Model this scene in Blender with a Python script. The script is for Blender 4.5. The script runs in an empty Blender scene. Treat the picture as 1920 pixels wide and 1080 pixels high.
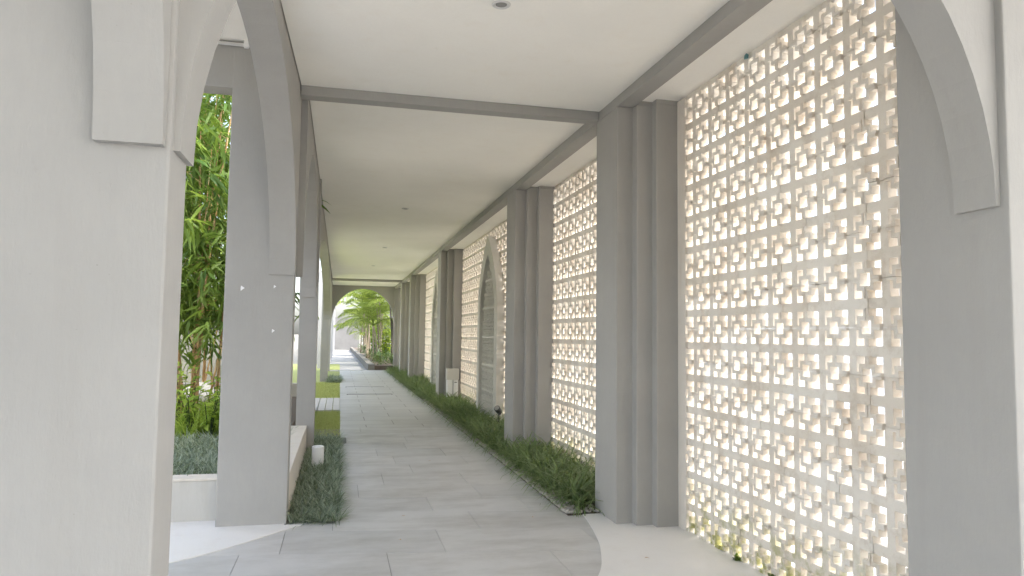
import bpy, bmesh, math, random
import numpy as np
from mathutils import Vector, Matrix

random.seed(7)
rng = np.random.default_rng(7)
S = bpy.context.scene
C = S.collection

# ---------------------------------------------------------------- camera
F_PX, YAW, PITCH, ROLL, EYE = 1340.46, 0.2353, 0.0672, 0.0126, 1.2582
cd = bpy.data.cameras.new('camera')
cd.sensor_width = 36.0
cd.lens = F_PX / 1920 * 36.0
cd.clip_start, cd.clip_end = 0.05, 2000
cam = bpy.data.objects.new('camera', cd)
C.objects.link(cam)
_r = Vector((math.cos(YAW), -math.sin(YAW), 0))
_f = Vector((math.sin(YAW) * math.cos(PITCH), math.cos(YAW) * math.cos(PITCH), math.sin(PITCH)))
_u = _r.cross(_f)
_r2 = _r * math.cos(ROLL) + _u * math.sin(ROLL)
_u2 = -_r * math.sin(ROLL) + _u * math.cos(ROLL)
cam.matrix_world = Matrix(((_r2.x, _u2.x, -_f.x, 0), (_r2.y, _u2.y, -_f.y, 0), (_r2.z, _u2.z, -_f.z, EYE), (0, 0, 0, 1)))
S.camera = cam

# ---------------------------------------------------------------- sky, sun, exposure
SUN_TO = Vector((0.74, -0.62, 0.0)).normalized()
SUN_EL = math.radians(52)
SUN_TO = Vector((SUN_TO.x * math.cos(SUN_EL), SUN_TO.y * math.cos(SUN_EL), math.sin(SUN_EL)))
w = bpy.data.worlds.new('World')
S.world = w
w.use_nodes = True
nt = w.node_tree
bg = nt.nodes['Background']
sky = nt.nodes.new('ShaderNodeTexSky')
sky.sky_type = 'NISHITA'
sky.sun_disc = False
sky.sun_elevation = SUN_EL
sky.sun_rotation = math.atan2(SUN_TO.x, SUN_TO.y)
sky.air_density = 1.0
sky.dust_density = 4.0
sky.ozone_density = 1.0
hs = nt.nodes.new('ShaderNodeHueSaturation')
hs.inputs['Saturation'].default_value = 0.76          # milky, thinly overcast sky
nt.links.new(sky.outputs[0], hs.inputs['Color'])
nt.links.new(hs.outputs[0], bg.inputs['Color'])
bg.inputs['Strength'].default_value = 0.15
sl = bpy.data.lights.new('sun', 'SUN')
sl.energy = 0.8
sl.angle = math.radians(20)
sl.color = (1.0, 0.96, 0.90)
sun = bpy.data.objects.new('sun', sl)
C.objects.link(sun)
sun.rotation_euler = SUN_TO.to_track_quat('Z', 'Y').to_euler()
sun.location = (9, -6, 14)
S.view_settings.view_transform = 'Standard'
S.view_settings.look = 'None'
S.view_settings.gamma = 1.0
S.view_settings.exposure = 2.5
S.cycles.max_bounces = 10
S.cycles.diffuse_bounces = 6
S.cycles.use_denoising = True

# ---------------------------------------------------------------- materials
def lin(c):
    return tuple(((v / 12.92) if v <= 0.04045 else ((v + 0.055) / 1.055) ** 2.4) for v in c)

class Mat:
    """small node helper"""
    def __init__(self, name):
        self.m = bpy.data.materials.new(name)
        self.m.use_nodes = True
        self.t = self.m.node_tree
        self.b = self.t.nodes['Principled BSDF']
        self.out = self.t.nodes['Material Output']
    def n(self, typ, **kw):
        nd = self.t.nodes.new(typ)
        for k, v in kw.items():
            if hasattr(nd, k) and k not in nd.inputs:
                setattr(nd, k, v)
            else:
                nd.inputs[k].default_value = v
        return nd
    def l(self, a, b):
        self.t.links.new(a, b)
    def coord(self, scale=(1, 1, 1), obj=True):
        tc = self.n('ShaderNodeTexCoord')
        mp = self.n('ShaderNodeMapping')
        mp.inputs['Scale'].default_value = scale
        self.l(tc.outputs['Object' if obj else 'Generated'], mp.inputs[0])
        return mp.outputs[0]
    def world(self, scale=(1, 1, 1)):
        g = self.n('ShaderNodeNewGeometry')
        mp = self.n('ShaderNodeMapping')
        mp.inputs['Scale'].default_value = scale
        self.l(g.outputs['Position'], mp.inputs[0])
        return mp.outputs[0]
    def noise(self, vec, scale, detail=4, rough=0.55):
        nd = self.n('ShaderNodeTexNoise')
        nd.inputs['Scale'].default_value = scale
        nd.inputs['Detail'].default_value = detail
        nd.inputs['Roughness'].default_value = rough
        self.l(vec, nd.inputs['Vector'])
        return nd.outputs[0]
    def ramp(self, fac, stops):
        nd = self.n('ShaderNodeValToRGB')
        els = nd.color_ramp.elements
        while len(els) < len(stops):
            els.new(0.5)
        for e, (p, c) in zip(els, stops):
            e.position = p
            e.color = (c[0], c[1], c[2], 1) if hasattr(c, '__len__') else (c, c, c, 1)
        self.l(fac, nd.inputs[0])
        return nd.outputs[0]
    def mix(self, a, b, fac, mode='MIX'):
        nd = self.n('ShaderNodeMix', data_type='RGBA', blend_type=mode)
        for s, i in ((fac, 0), (a, 6), (b, 7)):
            if hasattr(s, 'is_linked'):
                self.l(s, nd.inputs[i])
            elif i == 0:
                nd.inputs[0].default_value = s
            else:
                nd.inputs[i].default_value = (s[0], s[1], s[2], 1)
        return nd.outputs[2]
    def color(self, c):
        if hasattr(c, 'is_linked'):
            self.l(c, self.b.inputs['Base Color'])
        else:
            self.b.inputs['Base Color'].default_value = (c[0], c[1], c[2], 1)
    def bump(self, h, strength=0.2, dist=0.01):
        nd = self.n('ShaderNodeBump')
        nd.inputs['Strength'].default_value = strength
        nd.inputs['Distance'].default_value = dist
        self.l(h, nd.inputs['Height'])
        self.l(nd.outputs[0], self.b.inputs['Normal'])
    def rough(self, v):
        if hasattr(v, 'is_linked'):
            self.l(v, self.b.inputs['Roughness'])
        else:
            self.b.inputs['Roughness'].default_value = v

def plaster(name, base, var=0.08, stain=(0.75, 0.70, 0.62), amount=0.25, rough=0.75):
    m = Mat(name)
    v = m.world()
    big = m.noise(v, 1.3, 5)
    fine = m.noise(v, 22, 5, 0.65)
    streak = m.noise(m.world((3.5, 3.5, 0.35)), 2.2, 5, 0.6)
    lo = tuple(c * (1 - var) for c in base)
    hi = tuple(min(1, c * (1 + var)) for c in base)
    c = m.mix(lo, hi, m.ramp(big, [(0.3, 0.0), (0.7, 1.0)]))
    c = m.mix(c, tuple(b * s for b, s in zip(base, stain)), m.ramp(streak, [(0.55, 0.0), (0.85, amount)]))
    spots = m.noise(v, 9, 6, 0.7)
    c = m.mix(c, tuple(b * s * 0.8 for b, s in zip(base, stain)), m.ramp(spots, [(0.68, 0.0), (0.8, amount)]))
    grain = m.noise(m.world((5, 5, 1.2)), 14, 6, 0.7)   # roller and trowel marks
    c = m.mix(c, tuple(b * 0.90 for b in base), m.ramp(grain, [(0.42, 0.0), (0.75, 0.25)]))
    scuff = m.noise(m.world((1, 1, 1.6)), 38, 3, 0.8)
    patch = m.noise(v, 0.9, 3)
    sm = m.n('ShaderNodeMath', operation='MULTIPLY')
    m.l(m.ramp(scuff, [(0.70, 0.0), (0.76, 0.7)]), sm.inputs[0]); m.l(m.ramp(patch, [(0.52, 0.0), (0.62, 1.0)]), sm.inputs[1])
    c = m.mix(c, tuple(b * 0.5 for b in base), sm.outputs[0])
    m.color(c)
    m.rough(rough)
    m.bump(m.mix(m.mix(fine, big, 0.35), grain, 0.4), 0.34, 0.008)
    return m.m

M = {}
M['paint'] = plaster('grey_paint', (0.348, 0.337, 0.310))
M['ceil'] = plaster('ceiling_paint', (0.875, 0.85, 0.785), 0.03, (0.86, 0.78, 0.66), 0.22)
M['white'] = plaster('white_paint', (0.79, 0.79, 0.785), 0.03)
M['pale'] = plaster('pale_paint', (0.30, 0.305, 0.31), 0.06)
M['concrete'] = plaster('concrete', (0.52, 0.50, 0.45), 0.10, (0.7, 0.62, 0.5), 0.5, 0.85)
M['cream'] = plaster('cream_render', (0.66, 0.61, 0.53), 0.05, (0.75, 0.6, 0.4), 0.45, 0.85)
M['darkwall'] = plaster('dark_wall', (0.16, 0.16, 0.155), 0.15)
M['terrazzo'] = plaster('terrazzo', (0.745, 0.73, 0.695), 0.05, (0.8, 0.74, 0.66), 0.3, 0.55)
M['box'] = plaster('box_paint', (0.62, 0.60, 0.55), 0.04)
M['boxw'] = plaster('box_white', (0.80, 0.80, 0.79), 0.03)
M['stone_panel'] = plaster('carved_stone', (0.64, 0.615, 0.555), 0.10, (0.6, 0.55, 0.48), 0.5, 0.85)

M['pit_shade'] = plaster('carved_pit_shade', (0.11, 0.10, 0.088), 0.15)  # dark stone colour stands in for the shade inside the carved pits
m = Mat('block')                                     # cast blocks, each a little different, stained at the arrises
v = m.world()
oi = m.n('ShaderNodeObjectInfo')
c = m.ramp(oi.outputs['Random'], [(0.0, (0.71, 0.645, 0.55)), (0.5, (0.75, 0.695, 0.605)), (1.0, (0.785, 0.74, 0.66))])
st = m.noise(v, 7, 6, 0.7)
c = m.mix(c, (0.43, 0.33, 0.22), m.ramp(st, [(0.50, 0.0), (0.76, 0.62)]))
sp = m.noise(m.world((1, 1, 2.5)), 30, 4, 0.7)
c = m.mix(c, (0.22, 0.18, 0.13), m.ramp(sp, [(0.72, 0.0), (0.84, 0.5)]))
sx = m.n('ShaderNodeSeparateXYZ')
m.l(v, sx.inputs[0])
low = m.ramp(sx.outputs[2], [(0.03, 1.0), (0.38, 0.0)])
mo = m.noise(v, 11, 6, 0.7)
mm = m.n('ShaderNodeMath', operation='MULTIPLY')
m.l(low, mm.inputs[0]); m.l(m.ramp(mo, [(0.44, 0.0), (0.60, 1.0)]), mm.inputs[1])
c = m.mix(c, (0.36, 0.35, 0.12), mm.outputs[0])       # algae where the wall stays wet
m.color(c)
m.rough(0.85)
m.bump(m.noise(v, 60, 5, 0.7), 0.3, 0.004)
M['block'] = m.m

m = Mat('paver')
v = m.world()
oi = m.n('ShaderNodeObjectInfo')
c = m.ramp(oi.outputs['Random'], [(0.0, (0.485, 0.485, 0.468)), (0.5, (0.52, 0.515, 0.493)), (1.0, (0.555, 0.548, 0.523))])
c = m.mix(c, (0.325, 0.31, 0.275), m.ramp(m.noise(m.world((0.6, 1.4, 1)), 1.7, 7, 0.68), [(0.44, 0.0), (0.70, 0.75)]))
c = m.mix(c, (0.50, 0.49, 0.46), m.ramp(m.noise(v, 14, 6, 0.7), [(0.5, 0.0), (0.8, 0.45)]))
m.color(c)
m.rough(m.ramp(m.noise(v, 5, 5), [(0.3, 0.42), (0.7, 0.68)]))
m.bump(m.noise(v, 45, 6, 0.7), 0.25, 0.004)
M['paver'] = m.m

m = Mat('path_far')                                  # the same stone where single pavers no longer show
v = m.world()
bt = m.n('ShaderNodeTexBrick')
bt.inputs['Scale'].default_value = 1.0
bt.inputs['Brick Width'].default_value = 0.78
bt.inputs['Row Height'].default_value = 0.49
bt.inputs['Mortar Size'].default_value = 0.006
bt.inputs['Color1'].default_value = (0.49, 0.487, 0.468, 1)
bt.inputs['Color2'].default_value = (0.53, 0.525, 0.50, 1)
bt.inputs['Mortar'].default_value = (0.22, 0.21, 0.19, 1)
m.l(v, bt.inputs['Vector'])
c = m.mix(bt.outputs[0], (0.34, 0.325, 0.29), m.ramp(m.noise(v, 1.1, 6, 0.65), [(0.48, 0.0), (0.75, 0.6)]))
m.color(c)
m.rough(0.55)
m.bump(m.noise(v, 45, 6, 0.7), 0.2, 0.004)
M['path_far'] = m.m

M['path_out'] = plaster('outdoor_concrete', (0.28, 0.278, 0.265), 0.12, (0.7, 0.65, 0.55), 0.5, 0.8)

def flat(name, col, rough=0.6, var=0.15, scale=8, metal=0.0):
    m = Mat(name)
    v = m.world()
    m.color(m.mix(tuple(c * (1 - var) for c in col), tuple(min(1, c * (1 + var)) for c in col), m.noise(v, scale, 5, 0.65)))
    m.rough(rough)
    m.b.inputs['Metallic'].default_value = metal
    m.bump(m.noise(v, scale * 6, 5, 0.65), 0.2, 0.004)
    return m.m
M['joint'] = flat('joint_grout', (0.22, 0.215, 0.20), 0.95, 0.3, 20)
M['soil'] = flat('soil', (0.115, 0.09, 0.066), 0.95, 0.5, 30)
M['ground'] = flat('ground', (0.20, 0.19, 0.155), 0.95, 0.3, 2)
M['turf'] = flat('turf_base', (0.30, 0.33, 0.10), 0.95, 0.3, 12)
M['pebble'] = flat('pebble', (0.40, 0.37, 0.32), 0.8, 0.5, 18)
M['dark'] = flat('dark_metal', (0.045, 0.045, 0.047), 0.45, 0.3, 20)
M['steel'] = flat('frame_steel', (0.13, 0.125, 0.115), 0.5, 0.3, 20, 0.4)
M['deck'] = flat('bleached_board', (0.55, 0.53, 0.49), 0.75, 0.12, 6)
M['pvc'] = flat('white_pvc', (0.78, 0.77, 0.74), 0.45, 0.05, 10)
M['kerb'] = flat('kerb_stone', (0.165, 0.155, 0.13), 0.9, 0.5, 5)
M['rock'] = flat('white_rock', (0.66, 0.64, 0.60), 0.9, 0.2, 5)
M['teal'] = flat('teal_plastic', (0.07, 0.20, 0.21), 0.5)
M['trim'] = flat('downlight_trim', (0.62, 0.61, 0.58), 0.35, 0.03)
M['lens'] = flat('downlight_lens', (0.30, 0.29, 0.27), 0.2, 0.05)
M['moss'] = flat('moss', (0.14, 0.19, 0.035), 0.95, 0.5, 40)

def leaf(name, lo, hi, trans=0.35, rough=0.5, attr='tint'):
    m = Mat(name)
    a = m.n('ShaderNodeAttribute')
    a.attribute_name = attr
    oi = m.n('ShaderNodeObjectInfo')
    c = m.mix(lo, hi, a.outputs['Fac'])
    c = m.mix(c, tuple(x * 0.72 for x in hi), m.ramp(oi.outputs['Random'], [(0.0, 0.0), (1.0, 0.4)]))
    m.color(c)
    m.rough(rough)
    tr = m.n('ShaderNodeBsdfTranslucent')
    m.l(m.mix(c, (0.32, 0.40, 0.04), 0.35), tr.inputs['Color'])
    ms = m.n('ShaderNodeMixShader')
    ms.inputs[0].default_value = trans
    m.l(m.b.outputs[0], ms.inputs[1]); m.l(tr.outputs[0], ms.inputs[2])
    m.l(ms.outputs[0], m.out.inputs['Surface'])
    return m.m
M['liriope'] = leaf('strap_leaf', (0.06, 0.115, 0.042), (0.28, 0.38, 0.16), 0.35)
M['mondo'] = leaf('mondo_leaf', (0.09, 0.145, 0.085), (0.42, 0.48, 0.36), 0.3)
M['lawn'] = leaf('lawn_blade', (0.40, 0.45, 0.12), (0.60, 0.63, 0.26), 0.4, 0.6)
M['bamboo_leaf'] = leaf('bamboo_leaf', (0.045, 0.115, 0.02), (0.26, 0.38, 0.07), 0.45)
M['broad_leaf'] = leaf('broad_leaf', (0.19, 0.33, 0.04), (0.46, 0.60, 0.11), 0.5)
M['palm_leaf'] = leaf('palm_leaf', (0.10, 0.17, 0.03), (0.36, 0.44, 0.09), 0.5)
M['lime_leaf'] = leaf('lime_leaf', (0.24, 0.34, 0.03), (0.45, 0.55, 0.05), 0.45)
M['hedge_leaf'] = leaf('hedge_leaf', (0.025, 0.055, 0.02), (0.08, 0.14, 0.04), 0.25)

m = Mat('cane')
v = m.coord()
wv = m.n('ShaderNodeTexNoise'); wv.inputs['Scale'].default_value = 3.5; m.l(v, wv.inputs['Vector'])
m.color(m.ramp(wv.outputs[0], [(0.3, (0.27, 0.15, 0.05)), (0.5, (0.46, 0.29, 0.12)), (0.7, (0.58, 0.47, 0.25))]))
m.rough(0.5)
M['cane'] = m.m
M['palm_trunk'] = flat('palm_trunk', (0.30, 0.25, 0.18), 0.85, 0.4, 9)
M['palm_trunk_dark'] = flat('palm_trunk_dark', (0.075, 0.065, 0.05), 0.85, 0.4, 9)

# ---------------------------------------------------------------- mesh helpers
def link(name, me, mat=None, parent=None, loc=None):
    o = bpy.data.objects.new(name, me)
    C.objects.link(o)
    if mat is not None and not me.materials:
        me.materials.append(mat)
    if loc is not None:
        o.location = loc
    if parent is not None:
        o.parent = parent
    return o

def tag(o, label=None, cat=None, group=None, kind=None):
    for k, v in (('label', label), ('category', cat), ('group', group), ('kind', kind)):
        if v:
            o[k] = v
    return o

def empty(name, loc=(0, 0, 0)):
    e = bpy.data.objects.new(name, None)
    e.empty_display_size = 0.1
    C.objects.link(e)
    e.location = loc
    return e

def bm_box(bm, x0, x1, y0, y1, z0, z1):
    vs = [bm.verts.new(p) for p in ((x0, y0, z0), (x1, y0, z0), (x1, y1, z0), (x0, y1, z0), (x0, y0, z1), (x1, y0, z1), (x1, y1, z1), (x0, y1, z1))]
    for f in ((0, 3, 2, 1), (4, 5, 6, 7), (0, 1, 5, 4), (1, 2, 6, 5), (2, 3, 7, 6), (3, 0, 4, 7)):
        bm.faces.new([vs[i] for i in f])
    return vs

def bm_prism(bm, pts, axis, a, b):
    """extrude a 2-D outline (counter-clockwise or not) along an axis"""
    def P(u, v, t):
        return {'x': (t, u, v), 'y': (u, t, v), 'z': (u, v, t)}[axis]
    A = [bm.verts.new(P(u, v, a)) for u, v in pts]
    B = [bm.verts.new(P(u, v, b)) for u, v in pts]
    bm.faces.new(A); bm.faces.new(B[::-1])
    n = len(pts)
    for i in range(n):
        j = (i + 1) % n
        bm.faces.new((A[j], A[i], B[i], B[j]))

def bm_tube(bm, path, radii, seg=8, cap=True):
    rings = []
    n = len(path)
    for i, p in enumerate(path):
        p = Vector(p)
        d = (Vector(path[min(i + 1, n - 1)]) - Vector(path[max(i - 1, 0)])).normalized()
        q = d.to_track_quat('Z', 'Y')
        r = radii[i] if hasattr(radii, '__len__') else radii
        rings.append([bm.verts.new(p + q @ Vector((r * math.cos(2 * math.pi * k / seg), r * math.sin(2 * math.pi * k / seg), 0))) for k in range(seg)])
    for a, b in zip(rings, rings[1:]):
        for k in range(seg):
            bm.faces.new((a[k], a[(k + 1) % seg], b[(k + 1) % seg], b[k]))
    if cap:
        bm.faces.new(rings[0][::-1]); bm.faces.new(rings[-1])

def finish(bm, name, mat=None, parent=None, loc=None, bevel=0.0, smooth=False):
    bmesh.ops.recalc_face_normals(bm, faces=bm.faces)
    if bevel:
        es = [e for e in bm.edges if len(e.link_faces) == 2 and e.calc_face_angle(0) > 0.6]
        bmesh.ops.bevel(bm, geom=es, offset=bevel, segments=2, affect='EDGES', profile=0.6, clamp_overlap=True)
    me = bpy.data.meshes.new(name)
    bm.to_mesh(me); bm.free()
    if smooth:
        me.polygons.foreach_set('use_smooth', [True] * len(me.polygons))
    return link(name, me, mat, parent, loc)

def box(name, mat, x0, x1, y0, y1, z0, z1, parent=None, bevel=0.004):
    bm = bmesh.new()
    bm_box(bm, x0, x1, y0, y1, z0, z1)
    return finish(bm, name, mat, parent, None, bevel)

def np_mesh(name, verts, faces, mat, tint=None, parent=None, smooth=False):
    """verts (N,3), faces (M,k)"""
    me = bpy.data.meshes.new(name)
    verts = np.asarray(verts, np.float32); faces = np.asarray(faces, np.int32)
    k = faces.shape[1]
    me.vertices.add(len(verts)); me.vertices.foreach_set('co', verts.ravel())
    me.loops.add(faces.size); me.loops.foreach_set('vertex_index', faces.ravel())
    me.polygons.add(len(faces))
    me.polygons.foreach_set('loop_start', np.arange(0, faces.size, k, dtype=np.int32))
    me.update(calc_edges=True)
    me.validate()
    if tint is not None:
        at = me.attributes.new('tint', 'FLOAT', 'POINT')
        at.data.foreach_set('value', np.asarray(tint, np.float32))
    if smooth:
        me.polygons.foreach_set('use_smooth', np.ones(len(me.polygons), dtype=bool))
    return link(name, me, mat, parent)

def blade_arrays(base, az, length, width, lean, curve, seg=3, tint=None):
    """arching strap leaves: base (N,3), az heading, lean = start angle from vertical, curve = added angle at tip"""
    n = len(base)
    t = np.linspace(0, 1, seg + 1)
    ang = lean[:, None] + curve[:, None] * t[None, :]
    step = (length / seg)[:, None]
    h = np.zeros((n, seg + 1)); z = np.zeros((n, seg + 1))
    for i in range(1, seg + 1):
        h[:, i] = h[:, i - 1] + step[:, 0] * np.sin(ang[:, i])
        z[:, i] = z[:, i - 1] + step[:, 0] * np.cos(ang[:, i])
    dx, dy = np.cos(az), np.sin(az)
    cx = base[:, 0:1] + h * dx[:, None]; cy = base[:, 1:2] + h * dy[:, None]; cz = base[:, 2:3] + z
    prof = np.array([0.75, 1.0, 0.85, 0.12]) if seg == 3 else (np.array([0.9, 0.1]) if seg == 1 else np.interp(t, [0, 0.4, 0.8, 1], [0.7, 1, 0.7, 0.08]))
    wx = -dy[:, None] * width[:, None] * prof[None, :] / 2; wy = dx[:, None] * width[:, None] * prof[None, :] / 2
    L = np.stack([cx - wx, cy - wy, cz], -1); R = np.stack([cx + wx, cy + wy, cz], -1)
    V = np.stack([L, R], 2).reshape(n, (seg + 1) * 2, 3)
    idx = np.arange(n)[:, None] * (seg + 1) * 2
    fs = []
    for i in range(seg):
        fs.append(np.stack([idx[:, 0] + 2 * i, idx[:, 0] + 2 * i + 1, idx[:, 0] + 2 * i + 3, idx[:, 0] + 2 * i + 2], -1))
    T = np.repeat((rng.random(n) if tint is None else tint)[:, None], (seg + 1) * 2, 1)
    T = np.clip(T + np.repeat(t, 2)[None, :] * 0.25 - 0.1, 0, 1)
    return V.reshape(-1, 3), np.concatenate(fs), T.ravel()

def leaf_arrays(pos, direc, up, length, width, tint=None, fold=0.15, droop=0.25):
    """pointed leaves of six vertices"""
    n = len(pos)
    d = direc / np.linalg.norm(direc, axis=1, keepdims=True)
    s = np.cross(d, up); s /= (np.linalg.norm(s, axis=1, keepdims=True) + 1e-9)
    nn = np.cross(s, d)
    L = length[:, None]; W = width[:, None]
    p0 = pos
    m1 = pos + d * L * 0.35
    m2 = pos + d * L * 0.68 - nn * L * droop * 0.3
    tip = pos + d * L - nn * L * droop
    a1 = m1 + s * W * 0.5 + nn * W * fold; b1 = m1 - s * W * 0.5 + nn * W * fold
    a2 = m2 + s * W * 0.36 + nn * W * fold; b2 = m2 - s * W * 0.36 + nn * W * fold
    V = np.stack([p0, a1, b1, m1, a2, b2, m2, tip], 1).reshape(-1, 3)
    k = np.arange(n)[:, None] * 8
    tri = np.array([[0, 3, 1], [0, 2, 3], [1, 3, 6], [1, 6, 4], [3, 2, 5], [3, 5, 6], [4, 6, 7], [6, 5, 7]])
    Fc = (k[:, None, :] + tri[None, :, :]).reshape(-1, 3)
    T = np.repeat((rng.random(n) if tint is None else tint), 8)
    return V, Fc, T

# ---------------------------------------------------------------- key dimensions (metres)
XP, XG = 1.8435, 2.2346           # pillar inner face, screen face
Y0, DY = 1.6298, 2.9736
ZB, ZC, ZR = 2.873, 2.94, 3.26    # beam underside, ceiling, top of slab
YP = [Y0 + DY * k for k in (0, 1, 2, 4, 6, 7, 8)]
YEND = YP[-1]

# ---------------------------------------------------------------- ground, floors, path
g = box('ground', M['ground'], -600, 600, -300, 900, -0.5, -0.08, None, 0)
tag(g, 'bare ground around the walkway', kind='structure')

def poly_slab(name, mat, pts, z0, z1, kind='structure', label=None):
    bm = bmesh.new()
    bm_prism(bm, pts, 'z', z0, z1)
    o = finish(bm, name, mat)
    return tag(o, label, kind=kind)

# path bed (dark joints) under the pavers, then the pavers one by one
pb = box('path', M['joint'], -3.6, 1.60, 2.2, 9.9, -0.07, -0.006, None, 0)
box('joint_bed', M['joint'], 1.601, 1.76, 2.2, 4.9, -0.07, -0.006, pb, 0)
tag(pb, 'grey stone walkway of large rectangular pavers', kind='structure')
def warp(x, y):                                         # the courses fan slightly where the walk swings round
    k = 0.15 * max(0.0, min(1.0, (10.0 - y) / 3.6))
    return (x, y - k * (x - 0.8))
row, y = 0, 2.3
while y < 10.0:
    hgt = 0.49 if row % 3 else 0.46
    x = -3.7 + (0.0, 0.41, 0.17, 0.60)[row % 4]
    xmax = 1.75 if y < 4.8 else 1.60
    while x < xmax:
        ln = (0.82, 0.70, 0.94)[(row + int(x * 7)) % 3]
        xa, xb = x + 0.0015, min(x + ln, xmax) - 0.0015
        x += ln
        lo_x = 0.04 if y > 4.9 else -3.6
        xa = max(xa, lo_x)
        if xb - xa < 0.08:
            continue
        bm = bmesh.new()
        q = [warp(xa, y + 0.0015), warp(xb, y + 0.0015), warp(xb, y + hgt - 0.0015), warp(xa, y + hgt - 0.0015)]
        q = [(a, min(b, 10.0)) for a, b in q]
        cx, cy = sum(p[0] for p in q) / 4, sum(p[1] for p in q) / 4
        zt = random.uniform(-0.0012, 0.0008)
        bm_prism(bm, [(a - cx, b - cy) for a, b in q], 'z', -0.035, zt)
        finish(bm, 'paver', M['paver'], pb, (cx, cy, 0), 0.0012)
    y += hgt
    row += 1
tag(box('path_beyond', M['path_far'], 0.04, 1.60, 10.0, YEND + 0.15, -0.07, -0.002, None, 0), 'grey stone walkway running on to the far arch', kind='structure')
tag(box('path_outside', M['path_out'], -0.45, 1.0, YEND + 0.15, 60, -0.07, -0.03, None, 0), 'pale open walkway beyond the far arch', kind='structure')
tag(box('threshold', M['path_far'], -0.29, 1.85, YEND - 0.08, YEND + 0.16, -0.05, 0.012, None, 0.003), 'stone threshold under the far arch', kind='structure')

# pale terrazzo aprons with their curved borders, laid over the pavers
def curve_pts(ctrl, n=8):
    out = []
    P = [np.array(c) for c in ctrl]
    P = [2 * P[0] - P[1]] + P + [2 * P[-1] - P[-2]]
    for i in range(1, len(P) - 2):
        for t in np.linspace(0, 1, n, endpoint=False):
            a, b, c_, d = P[i - 1], P[i], P[i + 1], P[i + 2]
            out.append(tuple(0.5 * ((2 * b) + (c_ - a) * t + (2 * a - 5 * b + 4 * c_ - d) * t * t + (3 * b - a - 3 * c_ + d) * t ** 3)))
    out.append(tuple(P[-2]))
    return out
left_edge = curve_pts([(-0.20, 4.99), (-0.406, 4.762), (-0.619, 4.52), (-0.857, 4.317), (-1.30, 4.03), (-2.0, 3.72), (-3.6, 3.4)])
poly_slab('terrazzo_apron', M['terrazzo'], left_edge + [(-3.6, 5.20), (-0.32, 5.20), (-0.32, 4.99)], -0.06, 0.005, label='white terrazzo floor left of the walkway')
right_edge = curve_pts([(1.71, 4.90), (1.691, 4.76), (1.629, 4.433), (1.544, 4.10), (1.364, 3.65), (1.02, 3.18), (0.55, 2.75), (-0.2, 2.3), (-1.2, 1.9), (-3.6, 1.5)])
poly_slab('terrazzo_floor', M['terrazzo'], right_edge + [(-3.6, -4.0), (2.40, -4.0), (2.40, 4.90)], -0.06, 0.006, label='white terrazzo floor in front of the block screen')
tag(box('pavilion_floor', M['terrazzo'], -8, 2.4, -9, -4.0, -0.06, 0.004, None, 0), 'white terrazzo floor behind the camera', kind='structure')

# planting soil on both sides
tag(box('planting_bed', M['soil'], 1.60, 2.30, 4.90, YEND, -0.07, 0.005, None, 0), 'dark soil strip along the block screens', kind='structure')
tag(box('planting_strip', M['soil'], -0.33, 0.04, 4.99, 8.9, -0.07, -0.015, None, 0), 'dark soil strip left of the walkway', kind='structure')
tag(box('lawn_base', M['turf'], -9, 0.04, 8.9, YEND + 6, -0.075, -0.02, None, 0), 'green turf left of the walkway', kind='structure')

# ---------------------------------------------------------------- ceilings
bm = bmesh.new()
bm_prism(bm, [(-0.394, 1.81), (XP - 0.002, 1.81), (XP - 0.002, 4.955), (-0.2985, 4.955)], 'z', ZC, ZR)
tag(finish(bm, 'ceiling', M['ceil']), 'cream ceiling of the nearest bay', kind='structure')
tag(box('ceiling', M['ceil'], -0.256, XP - 0.002, 5.075, 22.24, ZC + 0.004, ZR, None, 0), 'long cream ceiling over the walkway', kind='structure')
tag(box('ceiling', M['ceil'], -0.276, XP - 0.002, 22.36, YEND, ZC + 0.002, ZR, None, 0), 'cream ceiling before the far arch', kind='structure')
tag(box('side_soffit', M['ceil'], 1.968, 2.42, 2.04, YEND, 2.902, ZR - 0.01, None, 0), 'narrow cream soffit above the block screens', kind='structure')
tag(box('roof', M['paint'], -0.49, 2.45, 1.63, YEND + 0.15, ZR + 0.004, 3.45, None, 0), 'flat roof slab over the walkway', kind='structure')
tag(box('shade_roof', M['white'], -4.2, 6.0, -7.5, 1.62, 3.445, 3.65, None, 0), 'added roof above the viewpoint, keeping light off the near column and pier', kind='structure')  # unseen roof, added to dim the near column and pier
tag(box('porch_ceiling', M['ceil'], -1.5, -0.49, 1.9, 5.015, 3.22, 3.4, None, 0), 'cream ceiling of the side porch seen through the arch', kind='structure')

bm = bmesh.new()
bm_box(bm, XP, 1.967, 2.045, YEND, ZB, ZR)
tag(finish(bm, 'ceiling_beam', M['paint'], bevel=0.004), 'long grey beam running above the row of pillars', 'beam')
tag(box('ceiling_beam', M['paint'], -0.30, XP - 0.003, 4.96, 5.07, ZB + 0.002, ZR - 0.01), 'slim grey cross beam between the nearest pillar and the wide column', 'beam')
tag(box('ceiling_beam', M['paint'], -0.285, XP - 0.003, 22.25, 22.35, ZB + 0.002, ZR - 0.01), 'slim grey cross beam just before the far arch', 'beam')

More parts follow.
